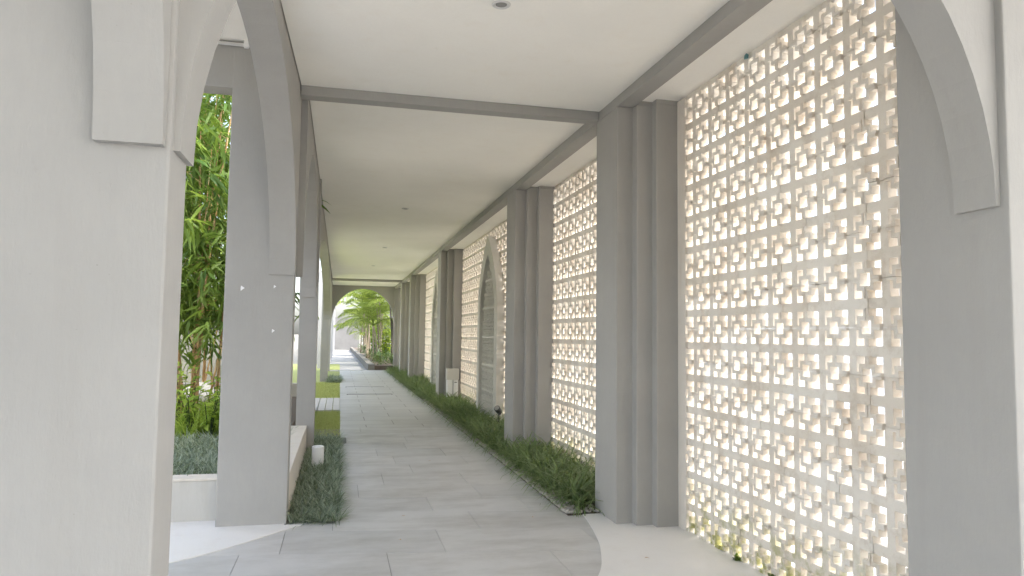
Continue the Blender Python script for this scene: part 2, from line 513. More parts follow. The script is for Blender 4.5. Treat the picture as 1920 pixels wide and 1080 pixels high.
# ---------------------------------------------------------------- right-hand pillars
def pillar_profile(y, last=False):
    f = [(XP, y), (1.962, y), (1.962, y - 0.068), (2.078, y - 0.068), (2.078, y - 0.135), (2.205, y - 0.135), (2.42, y - 0.135)]
    b = [(2.42, y + 0.545), (2.078, y + 0.545), (2.078, y + 0.478), (1.962, y + 0.478), (1.962, y + 0.41), (XP, y + 0.41)]
    return f + b
labels = ['', 'nearest stepped grey pillar with the pale floor at its foot', 'second stepped grey pillar, rising from the strap-leaf border',
          'third stepped grey pillar with a junction box at its foot', 'fourth stepped grey pillar beyond the second arched panel',
          'fifth stepped grey pillar, last but one before the far arch', 'last stepped grey pillar, touching the far arch wall']
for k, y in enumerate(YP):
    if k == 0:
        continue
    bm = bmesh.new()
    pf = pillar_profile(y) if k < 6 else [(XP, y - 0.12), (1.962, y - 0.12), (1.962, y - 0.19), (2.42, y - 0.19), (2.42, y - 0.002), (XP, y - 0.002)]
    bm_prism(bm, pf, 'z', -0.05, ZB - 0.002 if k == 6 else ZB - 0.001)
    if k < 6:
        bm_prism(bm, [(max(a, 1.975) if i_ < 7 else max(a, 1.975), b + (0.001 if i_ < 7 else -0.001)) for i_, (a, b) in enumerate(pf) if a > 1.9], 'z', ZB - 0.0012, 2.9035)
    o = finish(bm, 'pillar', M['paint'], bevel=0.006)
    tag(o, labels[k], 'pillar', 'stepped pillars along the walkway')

# near pillar and column framing the view
bm = bmesh.new()
bm_prism(bm, [(XP, Y0), (3.2, Y0), (3.2, Y0 + 0.41), (XP, Y0 + 0.41)], 'z', -0.05, 3.44)
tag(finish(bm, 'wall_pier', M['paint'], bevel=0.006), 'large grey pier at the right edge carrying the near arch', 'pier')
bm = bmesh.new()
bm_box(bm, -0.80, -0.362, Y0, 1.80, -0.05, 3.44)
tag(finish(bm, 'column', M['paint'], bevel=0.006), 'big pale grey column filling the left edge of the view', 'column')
bm = bmesh.new()
bm_box(bm, -0.80, -0.362, -1.8, -1.62, -0.05, 3.44)
tag(finish(bm, 'column', M['paint'], bevel=0.006), 'grey column behind the viewpoint', 'column')

def ellipse_arch(u0, u1, z_spring, rise, inset, z_top, n=36):
    """outline of a wall piece over an elliptical opening, with small ledges at the springing"""
    c, a = (u0 + u1) / 2, (u1 - u0) / 2 - inset
    pts = [(u0, z_spring)]
    for i in range(n + 1):
        th = math.pi - math.pi * i / n
        pts.append((c + a * math.cos(th), z_spring + rise * math.sin(th)))
    pts += [(u1, z_spring), (u1, z_top), (u0, z_top)]
    return pts

def arch_wall(name, label, axis, u0, u1, a, b, rise, inset, z_top, spring=1.65, shear=None, mat='paint'):
    """built as a strip of quads so that the concave outline shades cleanly"""
    pts = ellipse_arch(u0, u1, spring, rise, inset, z_top)
    curve = pts[1:-3]
    bm = bmesh.new()
    def P(u, v, t):
        return (t, u, v) if axis == 'x' else (u, t, v)
    low = [(u0, spring)] + curve + [(u1, spring)]
    cols = []
    for (u, z) in low:
        cols.append([bm.verts.new(P(u, z, a)), bm.verts.new(P(u, z_top, a)), bm.verts.new(P(u, z, b)), bm.verts.new(P(u, z_top, b))])
    for p, q in zip(cols, cols[1:]):
        deg = abs(p[0].co.x - q[0].co.x) + abs(p[0].co.y - q[0].co.y) < 1e-6
        bm.faces.new((p[0], q[0], q[2], p[2]))
        bm.faces.new((p[0], p[1], q[1], q[0]))
        bm.faces.new((p[2], q[2], q[3], p[3]))
        bm.faces.new((p[1], p[3], q[3], q[1]))
    for p in (cols[0], cols[-1]):
        bm.faces.new((p[0], p[2], p[3], p[1]))
    if shear:
        for v_ in bm.verts:
            v_.co.x += shear(v_.co.y)
    bmesh.ops.recalc_face_normals(bm, faces=bm.faces)
    o = finish(bm, name, M[mat])
    return tag(o, label, 'arch')

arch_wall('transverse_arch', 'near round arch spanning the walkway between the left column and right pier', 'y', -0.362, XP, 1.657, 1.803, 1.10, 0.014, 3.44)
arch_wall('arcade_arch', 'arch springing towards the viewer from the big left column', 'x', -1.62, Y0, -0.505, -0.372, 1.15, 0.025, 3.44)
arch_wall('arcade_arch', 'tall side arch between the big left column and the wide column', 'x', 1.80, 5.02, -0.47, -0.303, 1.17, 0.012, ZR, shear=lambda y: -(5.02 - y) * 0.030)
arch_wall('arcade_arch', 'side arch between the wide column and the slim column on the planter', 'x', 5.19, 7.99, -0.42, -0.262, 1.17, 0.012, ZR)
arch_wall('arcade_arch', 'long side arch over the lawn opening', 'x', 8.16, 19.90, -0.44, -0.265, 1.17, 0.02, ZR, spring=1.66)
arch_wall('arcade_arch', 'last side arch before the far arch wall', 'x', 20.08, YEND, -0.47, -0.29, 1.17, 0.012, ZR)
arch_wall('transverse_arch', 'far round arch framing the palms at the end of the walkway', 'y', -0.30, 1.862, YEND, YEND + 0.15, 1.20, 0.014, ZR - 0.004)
# piers of the far arch
bm = bmesh.new(); bm_box(bm, 1.862, 2.6, YEND, YEND + 0.15, -0.05, ZR - 0.004)
tag(finish(bm, 'wall_pier', M['paint'], bevel=0.004), 'grey pier right of the far arch', 'pier')
bm = bmesh.new(); bm_box(bm, -0.60, -0.30, YEND, YEND + 0.15, -0.05, ZR - 0.004)
tag(finish(bm, 'wall_pier', M['paint'], bevel=0.004), 'grey pier left of the far arch', 'pier')

# wide column with the small paint chips, and the two slim ones
wc = empty('column', (-0.53, 5.1, 0))
tag(wc, 'wide grey column with white paint chips beside the planter', 'column')
bm = bmesh.new(); bm_box(bm, -0.7475 + 0.53, -0.3077 + 0.53, 5.02 - 5.1, 5.19 - 5.1, -0.05, 3.42)
finish(bm, 'shaft', M['paint'], wc, bevel=0.006)
for (x, z, s) in ((-0.637, 1.554, 0.016), (-0.432, 1.57, 0.010), (-0.433, 1.274, 0.012)):
    bm = bmesh.new()
    pts = [(x + 0.53 + s * rr * math.cos(a), z + s * rr * 1.3 * math.sin(a)) for a, rr in zip(np.linspace(0, 2 * math.pi, 7)[:-1], (1, .5, .9, .6, 1.1, .45))]
    bm_prism(bm, pts, 'y', 5.0185 - 5.1, 5.024 - 5.1)
    finish(bm, 'paint_chip', M['white'], wc)
tag(box('column', M['paint'], -0.428, -0.238, 7.99, 8.16, -0.05, ZR - 0.006, None, 0.005), 'slim grey column at the far end of the planter wall', 'column')
tag(box('column', M['paint'], -0.482, -0.283, 19.90, 20.08, -0.05, ZR - 0.006, None, 0.005), 'slim pale column far down the left side by the lawn', 'column')

# side porch beam and its white conduit
tag(box('porch_beam', M['paint'], -4.2, -0.70, 5.0225, 5.188, 2.90, 3.419), 'grey beam of the side porch above the planter', 'beam')
cp = empty('conduit_pipe', (-0.9, 4.99, 3.19)); tag(cp, 'white conduit pipe under the side porch ceiling', 'pipe')
bm = bmesh.new(); bm_tube(bm, [(-2.0, 0, 0), (0.55, 0, 0)], 0.012, 8); finish(bm, 'pipe', M['pvc'], cp, smooth=True)
for x in (-1.2, -0.6, -0.05, 0.22):
    box('clip', M['pvc'], x, x + 0.03, -0.016, 0.018, -0.017, 0.03, cp, 0.003)

# ---------------------------------------------------------------- breeze-block screens
PITCH_B = 0.21
def block_mesh():
    """a cross with quarter squares in its corners, so that four blocks make a hollow square; local x = depth, y/z across"""
    edge, bar = 0.1043, 0.0235
    bm = bmesh.new()
    def prism_cells(cells, us, x0, x1):
        n = len(us) - 1
        fv, bv = {}, {}
        def V(d, i, j, x):
            if (i, j) not in d:
                d[(i, j)] = bm.verts.new((x, us[i], us[j]))
            return d[(i, j)]
        for i in range(n):
            for j in range(n):
                if not cells[i][j]:
                    continue
                bm.faces.new((V(fv, i, j, x0), V(fv, i, j + 1, x0), V(fv, i + 1, j + 1, x0), V(fv, i + 1, j, x0)))
                bm.faces.new((V(bv, i, j, x1), V(bv, i + 1, j, x1), V(bv, i + 1, j + 1, x1), V(bv, i, j + 1, x1)))
                for (di, dj, a, b) in ((-1, 0, (i, j), (i, j + 1)), (1, 0, (i + 1, j + 1), (i + 1, j)), (0, -1, (i + 1, j), (i, j)), (0, 1, (i, j + 1), (i + 1, j + 1))):
                    ii, jj = i + di, j + dj
                    if 0 <= ii < n and 0 <= jj < n and cells[ii][jj]:
                        continue
                    bm.faces.new((V(fv, *a, x0), V(bv, *a, x1), V(bv, *b, x1), V(fv, *b, x0)))
    # the cross in the middle of the block, set back a little
    us = [-edge, -bar, bar, edge]
    prism_cells([[0, 1, 0], [1, 1, 1], [0, 1, 0]], us, 0.015, 0.060)
    # corner quarters of the hollow squares and the thin rim that ties them to the cross
    pos = [bar - 0.002, 0.056, 0.076, 0.0915, edge]
    us = [-p for p in reversed(pos)] + pos
    n = len(us) - 1
    lev = [3, 2, 1, 0, None, 0, 1, 2, 3]               # 0 bar-ring, 1 ring, 2 hole, 3 rim
    cells = [[0] * n for _ in range(n)]
    for i in range(n):
        for j in range(n):
            a, b = lev[i], lev[j]
            if a is None or b is None:
                continue
            ring_ = a >= 1 and b >= 1 and (a == 1 or b == 1)
            rim = (a == 3 and b == 0) or (b == 3 and a == 0)
            cells[i][j] = 1 if (ring_ or rim) else 0
    prism_cells(cells, us, 0.0, 0.042)
    bmesh.ops.recalc_face_normals(bm, faces=bm.faces)
    me = bpy.data.meshes.new('block')
    bm.to_mesh(me); bm.free()
    me.materials.append(M['block'])
    return me
BLOCK = block_mesh()
bv = np.array([v.co[:] for v in BLOCK.vertices])
bf = [tuple(p.vertices) for p in BLOCK.polygons]
Z_ROWS = [1.3165 - PITCH_B / 2 + PITCH_B * k for k in range(-6, 9)]

def screen(label, y_far, y_near, first_center=None, single=True):
    yc = first_center if first_center else y_far - PITCH_B / 2
    e = empty('block_screen', (XG, y_far, 0))
    tag(e, label, 'screen wall', 'breeze-block screens between the pillars')
    cols = []
    y = yc
    while y - PITCH_B / 2 > y_near - 0.19:
        cols.append(y); y -= PITCH_B
    if single:
        for y in cols:
            for z in Z_ROWS:
                o = link('block', BLOCK, None, e, (random.uniform(-0.0025, 0.0025), y - y_far + random.uniform(-0.001, 0.001), z + random.uniform(-0.001, 0.001)))
                o.rotation_euler = (random.uniform(-0.006, 0.006), random.uniform(-0.008, 0.008), random.uniform(-0.010, 0.010))
    else:
        V = []; Fq = []
        for y in cols:
            for z in Z_ROWS:
                off = len(V) * len(bv)
                V.append(bv + np.array([random.uniform(-0.003, 0.003), y - y_far, z]))
                Fq += [tuple(i + off for i in f) for f in bf]
        me = bpy.data.meshes.new('block')
        me.from_pydata(np.concatenate(V).tolist(), [], Fq)
        o = link('block', me, M['block'], e)
        o['kind'] = 'stuff'
    y_hi = cols[0] + PITCH_B / 2 - y_far
    # rendered jamb against the pillar
    box('jamb', M['cream'], 0.0, 0.064, y_hi + 0.002, max(y_hi + 0.11, 0.10), -0.05, 2.893, e, 0.003)
    return e

screen('pale breeze-block screen nearest the viewer, with mossy bottom row', 4.465, 2.06, 4.3602 - 0.105)
screen('pale breeze-block screen between the first and second stepped pillars', YP[2] - 0.135, YP[1] + 0.545)
screen('pale breeze-block screen behind the nearer arched panel', YP[3] - 0.135, YP[2] + 0.545, None, False)
screen('pale breeze-block screen behind the farther arched panel', YP[4] - 0.135, YP[3] + 0.545, None, False)
screen('pale breeze-block screen past the fourth stepped pillar', YP[5] - 0.135, YP[4] + 0.545, None, False)
screen('pale breeze-block screen next to the far arch', YP[6] - 0.19, YP[5] + 0.545, None, False)

tag(box('boundary_wall', M['white'], 9.4, 9.6, -14, 60, -0.1, 2.4), 'white boundary wall glimpsed through the block screens', 'wall')
tag(box('side_passage', M['terrazzo'], 2.45, 9.4, -14, 60, -0.07, -0.004, None, 0), 'pale paving behind the block screens', kind='structure')

# moss tufts along the foot of the near screen, teal scrap near its top
for (y, z, s) in ((3.73, 0.015, 0.018), (3.40, 0.015, 0.018)):
    n = 60
    pos = np.stack([np.full(n, XG - 0.004) + rng.normal(0, s * 0.25, n), y + rng.normal(0, s * 0.6, n), np.abs(z + rng.normal(0, s * 0.5, n))], -1)
    dr = np.stack([-np.abs(rng.normal(0.6, 0.4, n)), rng.normal(0, 0.7, n), rng.normal(0.5, 0.5, n)], -1)
    V, Fc, T = leaf_arrays(pos, dr, np.tile([0, 0, 1.0], (n, 1)), rng.uniform(0.012, 0.028, n), rng.uniform(0.008, 0.016, n))
    o = np_mesh('moss', V, Fc, M['bamboo_leaf'], T)
    tag(o, 'mossy growth on the foot of the nearest block screen', kind='stuff')
bm = bmesh.new()
bm_prism(bm, [(0, 0), (0.035, 0.006), (0.03, 0.028), (0.012, 0.034), (-0.006, 0.02)], 'x', 0, 0.006)
tag(finish(bm, 'plastic_scrap', M['teal'], None, (XG - 0.012, 3.57, 2.86)), 'scrap of teal plastic caught above the nearest screen', 'scrap')

# ---------------------------------------------------------------- arched carved panels
def pointed(c, half, z_spring, z_apex, z0=0.0, n=12):
    pts = [(c - half, z0), (c - half, z_spring)]
    for i in range(1, n):
        t = i / n
        pts.append((c - half * (1 - t ** 1.75) , z_spring + (z_apex - z_spring) * (1 - (1 - t) ** 1.12)))
    pts.append((c, z_apex))
    for i in range(n - 1, 0, -1):
        t = i / n
        pts.append((c + half * (1 - t ** 1.75), z_spring + (z_apex - z_spring) * (1 - (1 - t) ** 1.12)))
    pts += [(c + half, z_spring), (c + half, z0)]
    return pts

def arched_panel(label, yc):
    e = empty('arched_panel', (0, yc, 0))
    tag(e, label, 'carved panel', 'pointed carved panels on the screens')
    out = pointed(0, 0.73, 1.62, 2.76); inn = pointed(0, 0.55, 1.58, 2.48)
    bm = bmesh.new()
    xf, xb = 2.135, XG + 0.02
    A = [bm.verts.new((xf, u, v)) for u, v in out]; B = [bm.verts.new((xb, u, v)) for u, v in out]
    A2 = [bm.verts.new((xf, u, v)) for u, v in inn]; B2 = [bm.verts.new((xb, u, v)) for u, v in inn]
    for i in range(len(out) - 1):
        bm.faces.new((A[i], A[i + 1], A2[i + 1], A2[i])); bm.faces.new((A[i], B[i], B[i + 1], A[i + 1]))
        bm.faces.new((A2[i], A2[i + 1], B2[i + 1], B2[i])); bm.faces.new((B[i], B2[i], B2[i + 1], B[i + 1]))
    finish(bm, 'frame', M['stone_panel'], e)
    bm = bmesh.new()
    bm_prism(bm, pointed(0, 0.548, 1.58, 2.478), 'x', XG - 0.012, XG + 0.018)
    finish(bm, 'backing', M['pit_shade'], e)
    # carved tracery: crossing ribs, bosses and moulded bands, all proud of the backing
    def half_at(z):
        if z < 1.58:
            return 0.545
        t = 1 - (1 - (z - 1.58) / 0.90) ** (1 / 1.12) if z < 2.48 else 1
        return 0.545 * (1 - t ** 1.75)
    bm = bmesh.new()
    cell = 0.109
    z = 0.06
    while z < 2.42:
        hw = half_at(z + cell)
        nn = int(hw / cell)
        for i in range(-nn, nn):
            y0_, y1_ = i * cell, (i + 1) * cell
            for (a, b) in (((y0_, z), (y1_, z + cell)), ((y1_, z), (y0_, z + cell))):
                d = Vector((b[0] - a[0], b[1] - a[1])).normalized() * 0.0
                nx, nz = -(b[1] - a[1]), (b[0] - a[0])
                L = math.hypot(nx, nz); nx, nz = nx / L * 0.010, nz / L * 0.010
                xx = XG - 0.055 if a[0] < b[0] else XG - 0.049
                bm_prism(bm, [(a[0] + nx, a[1] + nz), (b[0] + nx, b[1] + nz), (b[0] - nx, b[1] - nz), (a[0] - nx, a[1] - nz)], 'x', xx, XG - 0.011)
            r = 0.020
            cy_, cz_ = (y0_ + y1_) / 2, z + cell / 2
            bm_prism(bm, [(cy_ + r * math.cos(q), cz_ + r * math.sin(q)) for q in np.linspace(0, 2 * math.pi, 7)[:-1]], 'x', XG - 0.066, XG - 0.011)
        z += cell
    o = finish(bm, 'tracery', M['stone_panel'], e)
    o['kind'] = 'stuff'
    for z in (0.42, 0.80, 1.22, 1.66, 2.08):
        hw = half_at(z + 0.04) - 0.01
        box('band', M['stone_panel'], XG - 0.060, XG - 0.011, -hw, hw, z, z + 0.035, e, 0.006)
arched_panel('nearer pointed stone panel with carved tracery on the screen', 10.52)
arched_panel('farther pointed stone panel with carved tracery on the screen', 16.47)

# ---------------------------------------------------------------- fittings
for (x, y, lb) in ((0.752, 3.448, 'recessed ceiling downlight in the nearest bay'), (0.806, 9.53, 'recessed ceiling downlight above the middle of the walk'),
                   (0.808, 13.96, 'recessed ceiling downlight third from the viewer'), (0.756, 17.77, 'recessed ceiling downlight farthest down the walk')):
    e = empty('downlight', (x, y, ZC)); tag(e, lb, 'downlight', 'downlights along the ceiling')
    bm = bmesh.new()
    ro, ri, n = 0.048, 0.034, 24
    rings = []
    for (r, z) in ((ro, 0.002), (ro, -0.004), (ri + 0.006, -0.009), (ri, -0.006), (ri - 0.006, 0.002)):
        rings.append([bm.verts.new((r * math.cos(2 * math.pi * k / n), r * math.sin(2 * math.pi * k / n), z)) for k in range(n)])
    for a, b in zip(rings, rings[1:]):
        for k in range(n):
            bm.faces.new((a[k], a[(k + 1) % n], b[(k + 1) % n], b[k]))
    finish(bm, 'trim_ring', M['trim'], e, smooth=True)
    bm = bmesh.new()
    bm_prism(bm, [((ri - 0.005) * math.cos(2 * math.pi * k / n), (ri - 0.005) * math.sin(2 * math.pi * k / n)) for k in range(n)], 'z', -0.003, 0.0005)
    finish(bm, 'lens', M['lens'], e)

# floor hatch: cover flush in the path, two dark frame bars showing
e = empty('floor_hatch', (0.63, 16.55, 0)); tag(e, 'flush floor hatch with dark frame lines in the walkway', 'hatch')
box('cover', M['path_far'], -0.43, 0.46, -1.04, 1.04, -0.02, 0.003, e, 0)
for y0_, x0_, x1_ in ((-1.10, -0.45, 0.49), (1.07, -0.46, 0.44)):
    box('frame_bar', M['steel'], x0_, x1_, y0_, y0_ + 0.022, -0.02, 0.006, e, 0.002)
    for x_ in (x0_, x1_ - 0.02):
        box('frame_bar', M['steel'], x_, x_ + 0.02, y0_ - 0.10, y0_ - 0.001, -0.02, 0.006, e, 0.002)

# white uplight stub in the mondo strip
e = empty('uplight', (-0.168, 7.06, 0)); tag(e, 'short white cylinder uplight standing in the mondo grass', 'uplight')
bm = bmesh.new(); bm_tube(bm, [(0, 0, -0.03), (0, 0, 0.195), (0, 0, 0.20)], [0.056, 0.056, 0.052], 24); finish(bm, 'housing', M['pvc'], e, smooth=False)
bm = bmesh.new(); bm_tube(bm, [(0, 0, 0.198), (0, 0, 0.204)], [0.045, 0.044], 24); finish(bm, 'cap', M['trim'], e)

# junction box at the third pillar
e = empty('junction_box', (2.06, 13.24, 0)); tag(e, 'beige and white junction box at the foot of the third pillar', 'junction box')
box('stand', M['box'], -0.02, 0.02, -0.01, 0.05, -0.02, 0.2, e)
box('upper_box', M['box'], -0.115, 0.115, -0.06, 0.07, 0.44, 0.64, e, 0.006)
box('cover_side', M['dark'], 0.1155, 0.126, -0.055, 0.065, 0.43, 0.642, e, 0.002)
lb_ = box('lower_box', M['boxw'], -0.105, 0.10, -0.035, 0.07, 0.12, 0.438, e, 0.006)
box('door', M['boxw'], 0.012, 0.095, -0.050, -0.036, 0.14, 0.41, e, 0.004)
box('seam', M['dark'], 0.002, 0.008, -0.0375, -0.034, 0.13, 0.43, e, 0)
box('handle', M['dark'], 0.03, 0.075, -0.056, -0.0505, 0.385, 0.397, e, 0.001)

# dark garden spotlight at the foot of the panel
e = empty('garden_spotlight', (2.10, 9.42, 0.0)); tag(e, 'small dark garden spotlight below the nearer carved panel', 'spotlight')
bm = bmesh.new(); bm_tube(bm, [(0, 0, -0.03), (0, 0, 0.24)], 0.010, 8); finish(bm, 'stake', M['dark'], e)
bm = bmesh.new(); bm_tube(bm, [(0.02, 0.015, 0.235), (-0.01, -0.015, 0.265), (-0.04, -0.05, 0.30)], [0.03, 0.04, 0.042], 16); finish(bm, 'head', M['dark'], e, smooth=False)
bm = bmesh.new(); bm_tube(bm, [(-0.0405, -0.0505, 0.301), (-0.043, -0.053, 0.304)], [0.036, 0.034], 16); finish(bm, 'glass', M['lens'], e)
box('bracket', M['dark'], -0.012, 0.012, -0.07, 0.05, 0.215, 0.235, e, 0.003)

# ---------------------------------------------------------------- left planter
pl = empty('planter', (-0.4, 5.2, 0)); tag(pl, 'low cream planter wall around the bamboo bed', 'planter')
bm = bmesh.new(); bm_box(bm, -6.0 + 0.4, -0.20 + 0.10 - 0.2, 0.0, 0.14, -0.05, 0.268)
finish(bm, 'front_wall', M['concrete'], pl, bevel=0.006)
box('front_coping', M['cream'], -5.6, -0.3475, -0.006, 0.15, 0.2685, 0.285, pl, 0.003)
box('side_wall', M['cream'], -0.10, 0.088, 0.0, 2.788, -0.05, 0.283, pl, 0.006)
tag(box('planter_soil', M['soil'], -6.0, -0.501, 5.34, 12.6, -0.07, 0.20, None, 0), 'soil inside the planter', kind='structure')
bm = bmesh.new(); bm_box(bm, -6.0, -0.62, 12.6, 12.75, -0.05, 0.42)
tag(finish(bm, 'low_wall', M['concrete'], bevel=0.006), 'low concrete wall closing the back of the bamboo bed', 'wall')
gh = empty('reflector_house', (-5.2, 14, 0)); tag(gh, 'added white house bouncing sunlight back from the left', 'house')  # added as a sunlit reflector to fill garden and walkway from the left
box('wall', M['white'], -1.4, 0.0, -11, 11, -0.08, 4.2, gh, 0.01)
box('roof', M['concrete'], -1.7, 0.35, -11.3, 11.3, 4.2005, 4.4, gh, 0.01)
for yw in (-8.5, -4.5, -0.5, 3.5, 7.5):
    wf = box('window', M['box'], 0.001, 0.05, yw - 0.6, yw + 0.6, 1.0, 2.4, gh, 0.006)
    box('pane', M['dark'], 0.0505, 0.056, yw - 0.52, yw - 0.02, 1.08, 2.32, wf, 0)
    box('pane', M['dark'], 0.0505, 0.056, yw + 0.02, yw + 0.52, 1.08, 2.32, wf, 0)
bm = bmesh.new(); bm_box(bm, -5.1, -2.45, 18.6, 18.8, -0.05, 2.15)
tag(finish(bm, 'garden_wall', M['darkwall']), 'dark grey garden wall behind the bamboo', 'wall')

# ---------------------------------------------------------------- ground-cover grasses
def tufts(name, label, centers, per, length, width, z, mat, lean=(0.05, 0.75), curve=(0.6, 1.7), spread=0.05, seg=3):
    n = len(centers) * per
    base = np.repeat(np.asarray(centers, float), per, 0)
    base = np.c_[base[:, 0] + rng.normal(0, spread, n), base[:, 1] + rng.normal(0, spread, n), np.full(n, z)]
    V, Fq, T = blade_arrays(base, rng.uniform(0, 2 * math.pi, n), rng.uniform(*length, n), rng.uniform(*width, n), rng.uniform(*lean, n), rng.uniform(*curve, n), seg)
    o = np_mesh(name, V, Fq, mat, T)
    return tag(o, label, kind='stuff')

cs = []
y = 4.99
while y < 24.9:
    for x in (1.73, 1.86, 1.99, 2.10):
        yy = y + random.uniform(-0.05, 0.05); xx = x + random.uniform(-0.045, 0.045)
        inside = any(p - 0.16 < yy < p + 0.57 and xx > XP - 0.045 for p in YP)
        if not inside and not (xx > 2.02 and any(abs(yy - q) < 0.78 for q in (10.52, 16.47))):
            cs.append((xx, yy))
    y += 0.125
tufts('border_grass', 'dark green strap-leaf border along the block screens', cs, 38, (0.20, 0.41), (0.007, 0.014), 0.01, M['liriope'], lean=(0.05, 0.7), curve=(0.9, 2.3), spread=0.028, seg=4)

def fill(x0, x1, y0, y1, n):
    return np.c_[rng.uniform(x0, x1, n), rng.uniform(y0, y1, n)]
def single_blades(name, label, pts, length, width, z, mat, lean, curve, seg):
    n = len(pts)
    base = np.c_[pts, np.full(n, z)]
    clump = 0.5 + 0.5 * np.sin(pts[:, 0] * 23 + 1.7 * np.sin(pts[:, 1] * 9)) * np.sin(pts[:, 1] * 19 + 2 * np.sin(pts[:, 0] * 13))
    L = rng.uniform(*length, n) * (0.65 + 0.5 * clump)
    V, Fq, T = blade_arrays(base, rng.uniform(0, 2 * math.pi, n), L, rng.uniform(*width, n), rng.uniform(*lean, n), rng.uniform(*curve, n), seg)
    return tag(np_mesh(name, V, Fq, mat, T), label, kind='stuff')
single_blades('mondo_grass', 'dwarf mondo grass strip between planter wall and walkway', fill(-0.30, 0.035, 5.02, 8.92, 12000), (0.09, 0.19), (0.004, 0.008), -0.015, M['mondo'], (0.2, 1.15), (0.5, 1.3), 3)
single_blades('mondo_grass', 'dwarf mondo grass inside the front of the planter', np.r_[fill(-1.75, -0.62, 5.37, 7.4, 15000), fill(-0.64, -0.47, 5.3, 7.9, 3000)], (0.10, 0.21), (0.005, 0.009), 0.20, M['mondo'], (0.2, 1.15), (0.5, 1.3), 3)
single_blades('mondo_grass', 'tuft of mondo grass by the slim far column', fill(-0.28, 0.06, 19.2, 20.8, 2500), (0.12, 0.26), (0.006, 0.011), -0.02, M['mondo'], (0.1, 0.9), (0.5, 1.6), 3)
single_blades('lawn', 'short bright lawn on both sides of the board crossing', np.r_[fill(-0.75, 0.04, 8.92, 12.15, 22000), fill(-0.9, 0.04, 14.55, 19.3, 20000)], (0.03, 0.065), (0.004, 0.008), -0.02, M['lawn'], (0.0, 0.7), (0.1, 0.9), 1)

# pebbles at the edge of the border
pv, pf = [], []
for i in range(1500):
    y = 4.915 + (i / 1500) ** 1.6 * 9.0
    x = 1.595 + abs(random.gauss(0, 0.04)) if random.random() < 0.7 else random.uniform(1.60, 1.84)
    r = random.uniform(0.007, 0.022)
    b2 = bmesh.new()
    bmesh.ops.create_icosphere(b2, subdivisions=1, radius=r)
    for v_ in b2.verts:
        v_.co = Vector((v_.co.x * random.uniform(.75, 1.2), v_.co.y * random.uniform(.75, 1.2), v_.co.z * random.uniform(.55, .8)))
    off = len(pv)
    pv += [(v_.co.x + x, v_.co.y + y, v_.co.z + 0.012 + r * 0.4) for v_ in b2.verts]
    pf += [tuple(v_.index + off for v_ in f.verts) for f in b2.faces]
    b2.free()
tag(np_mesh('gravel', pv, pf, M['pebble']), 'loose gravel at the foot of the strap-leaf border', kind='stuff')

# board crossing in the lawn
dk = empty('board_crossing', (-0.6, 13.35, 0)); tag(dk, 'pale board crossing set into the lawn', 'boardwalk')
bm = bmesh.new(); bm_box(bm, -0.056, 0.056, -1.14, 1.14, -0.03, 0.012)
b0 = finish(bm, 'board', M['deck'], dk, bevel=0.003)
for i in range(11):
    o = b0 if i == 0 else link('board', b0.data, None, dk)
    o.location = (0.58 - i * 0.122, random.uniform(-0.012, 0.012), random.uniform(-0.002, 0.002))

# ---------------------------------------------------------------- bamboo and leafy plants in the planter
def bamboo(label, bx, by, canes, nleaf, zlo, zhi, rad, seed):
    rs = random.Random(seed); rg = np.random.default_rng(seed)
    e = empty('bamboo', (bx, by, 0.2)); tag(e, label, 'bamboo', 'bamboo clumps in the planter')
    anchors = []
    for i in range(canes):
        a = rs.uniform(0, 2 * math.pi); r = rs.uniform(0.02, 0.28)
        x, y = r * math.cos(a), r * math.sin(a)
        lx, ly = rs.gauss(0, 0.30) + x * 0.8, rs.gauss(0, 0.30) + y * 0.8
        h = rs.uniform(3.2, 5.4)
        path = []; rad_ = []
        r0 = rs.uniform(0.010, 0.021)
        k = 0
        z = -0.05
        while z < h:
            t = max(0, z / h)
            p = (x + lx * t + lx * 0.5 * t * t, y + ly * t + ly * 0.5 * t * t, z)
            path += [p, (p[0], p[1], p[2] + 0.012)]
            rad_ += [r0 * (1 - 0.75 * t) * 1.22, r0 * (1 - 0.75 * t)]
            z += 0.27
        bm = bmesh.new(); bm_tube(bm, path, rad_, 7)
        finish(bm, 'cane', M['cane'], e, smooth=True)
        anchors += [p for p in path if p[2] > zlo]
    anchors = np.array(anchors)
    n = nleaf
    an = anchors[rg.integers(0, len(anchors), n)]
    # leaves hang in sprays of five or six
    ns = n // 6
    sp = anchors[rg.integers(0, len(anchors), ns)] + np.c_[rg.normal(0, rad, ns), rg.normal(0, rad, ns), rg.normal(-0.05, 0.25, ns)]
    pos = np.repeat(sp, 6, 0) + rg.normal(0, 0.035, (ns * 6, 3))
    az = np.repeat(rg.uniform(0, 2 * math.pi, ns), 6) + rg.normal(0, 0.75, ns * 6)
    el = rg.normal(-0.55, 0.45, ns * 6)
    dr = np.stack([np.cos(az) * np.cos(el), np.sin(az) * np.cos(el), np.sin(el)], -1)
    up = np.tile([0, 0, 1.0], (ns * 6, 1)) + rg.normal(0, 0.5, (ns * 6, 3))
    tint = np.clip(np.repeat(rg.beta(1.6, 1.8, ns), 6) + rg.normal(0, 0.12, ns * 6), 0, 1)
    V, Fc, T = leaf_arrays(pos, dr, up, rg.uniform(0.16, 0.34, ns * 6), rg.uniform(0.022, 0.044, ns * 6), tint)
    np_mesh('foliage', V, Fc, M['bamboo_leaf'], T, e)
    # thin twigs reaching the sprays
    bm = bmesh.new()
    for k in range(0, ns, 3):
        a = anchors[rg.integers(0, len(anchors))]
        d = sp[k]
        if np.linalg.norm(a - d) < 1.0:
            bm_tube(bm, [tuple(a), tuple((a + d) / 2 + [0, 0, 0.05]), tuple(d)], [0.004, 0.003, 0.0015], 4, False)
    finish(bm, 'twigs', M['cane'], e)
    return e
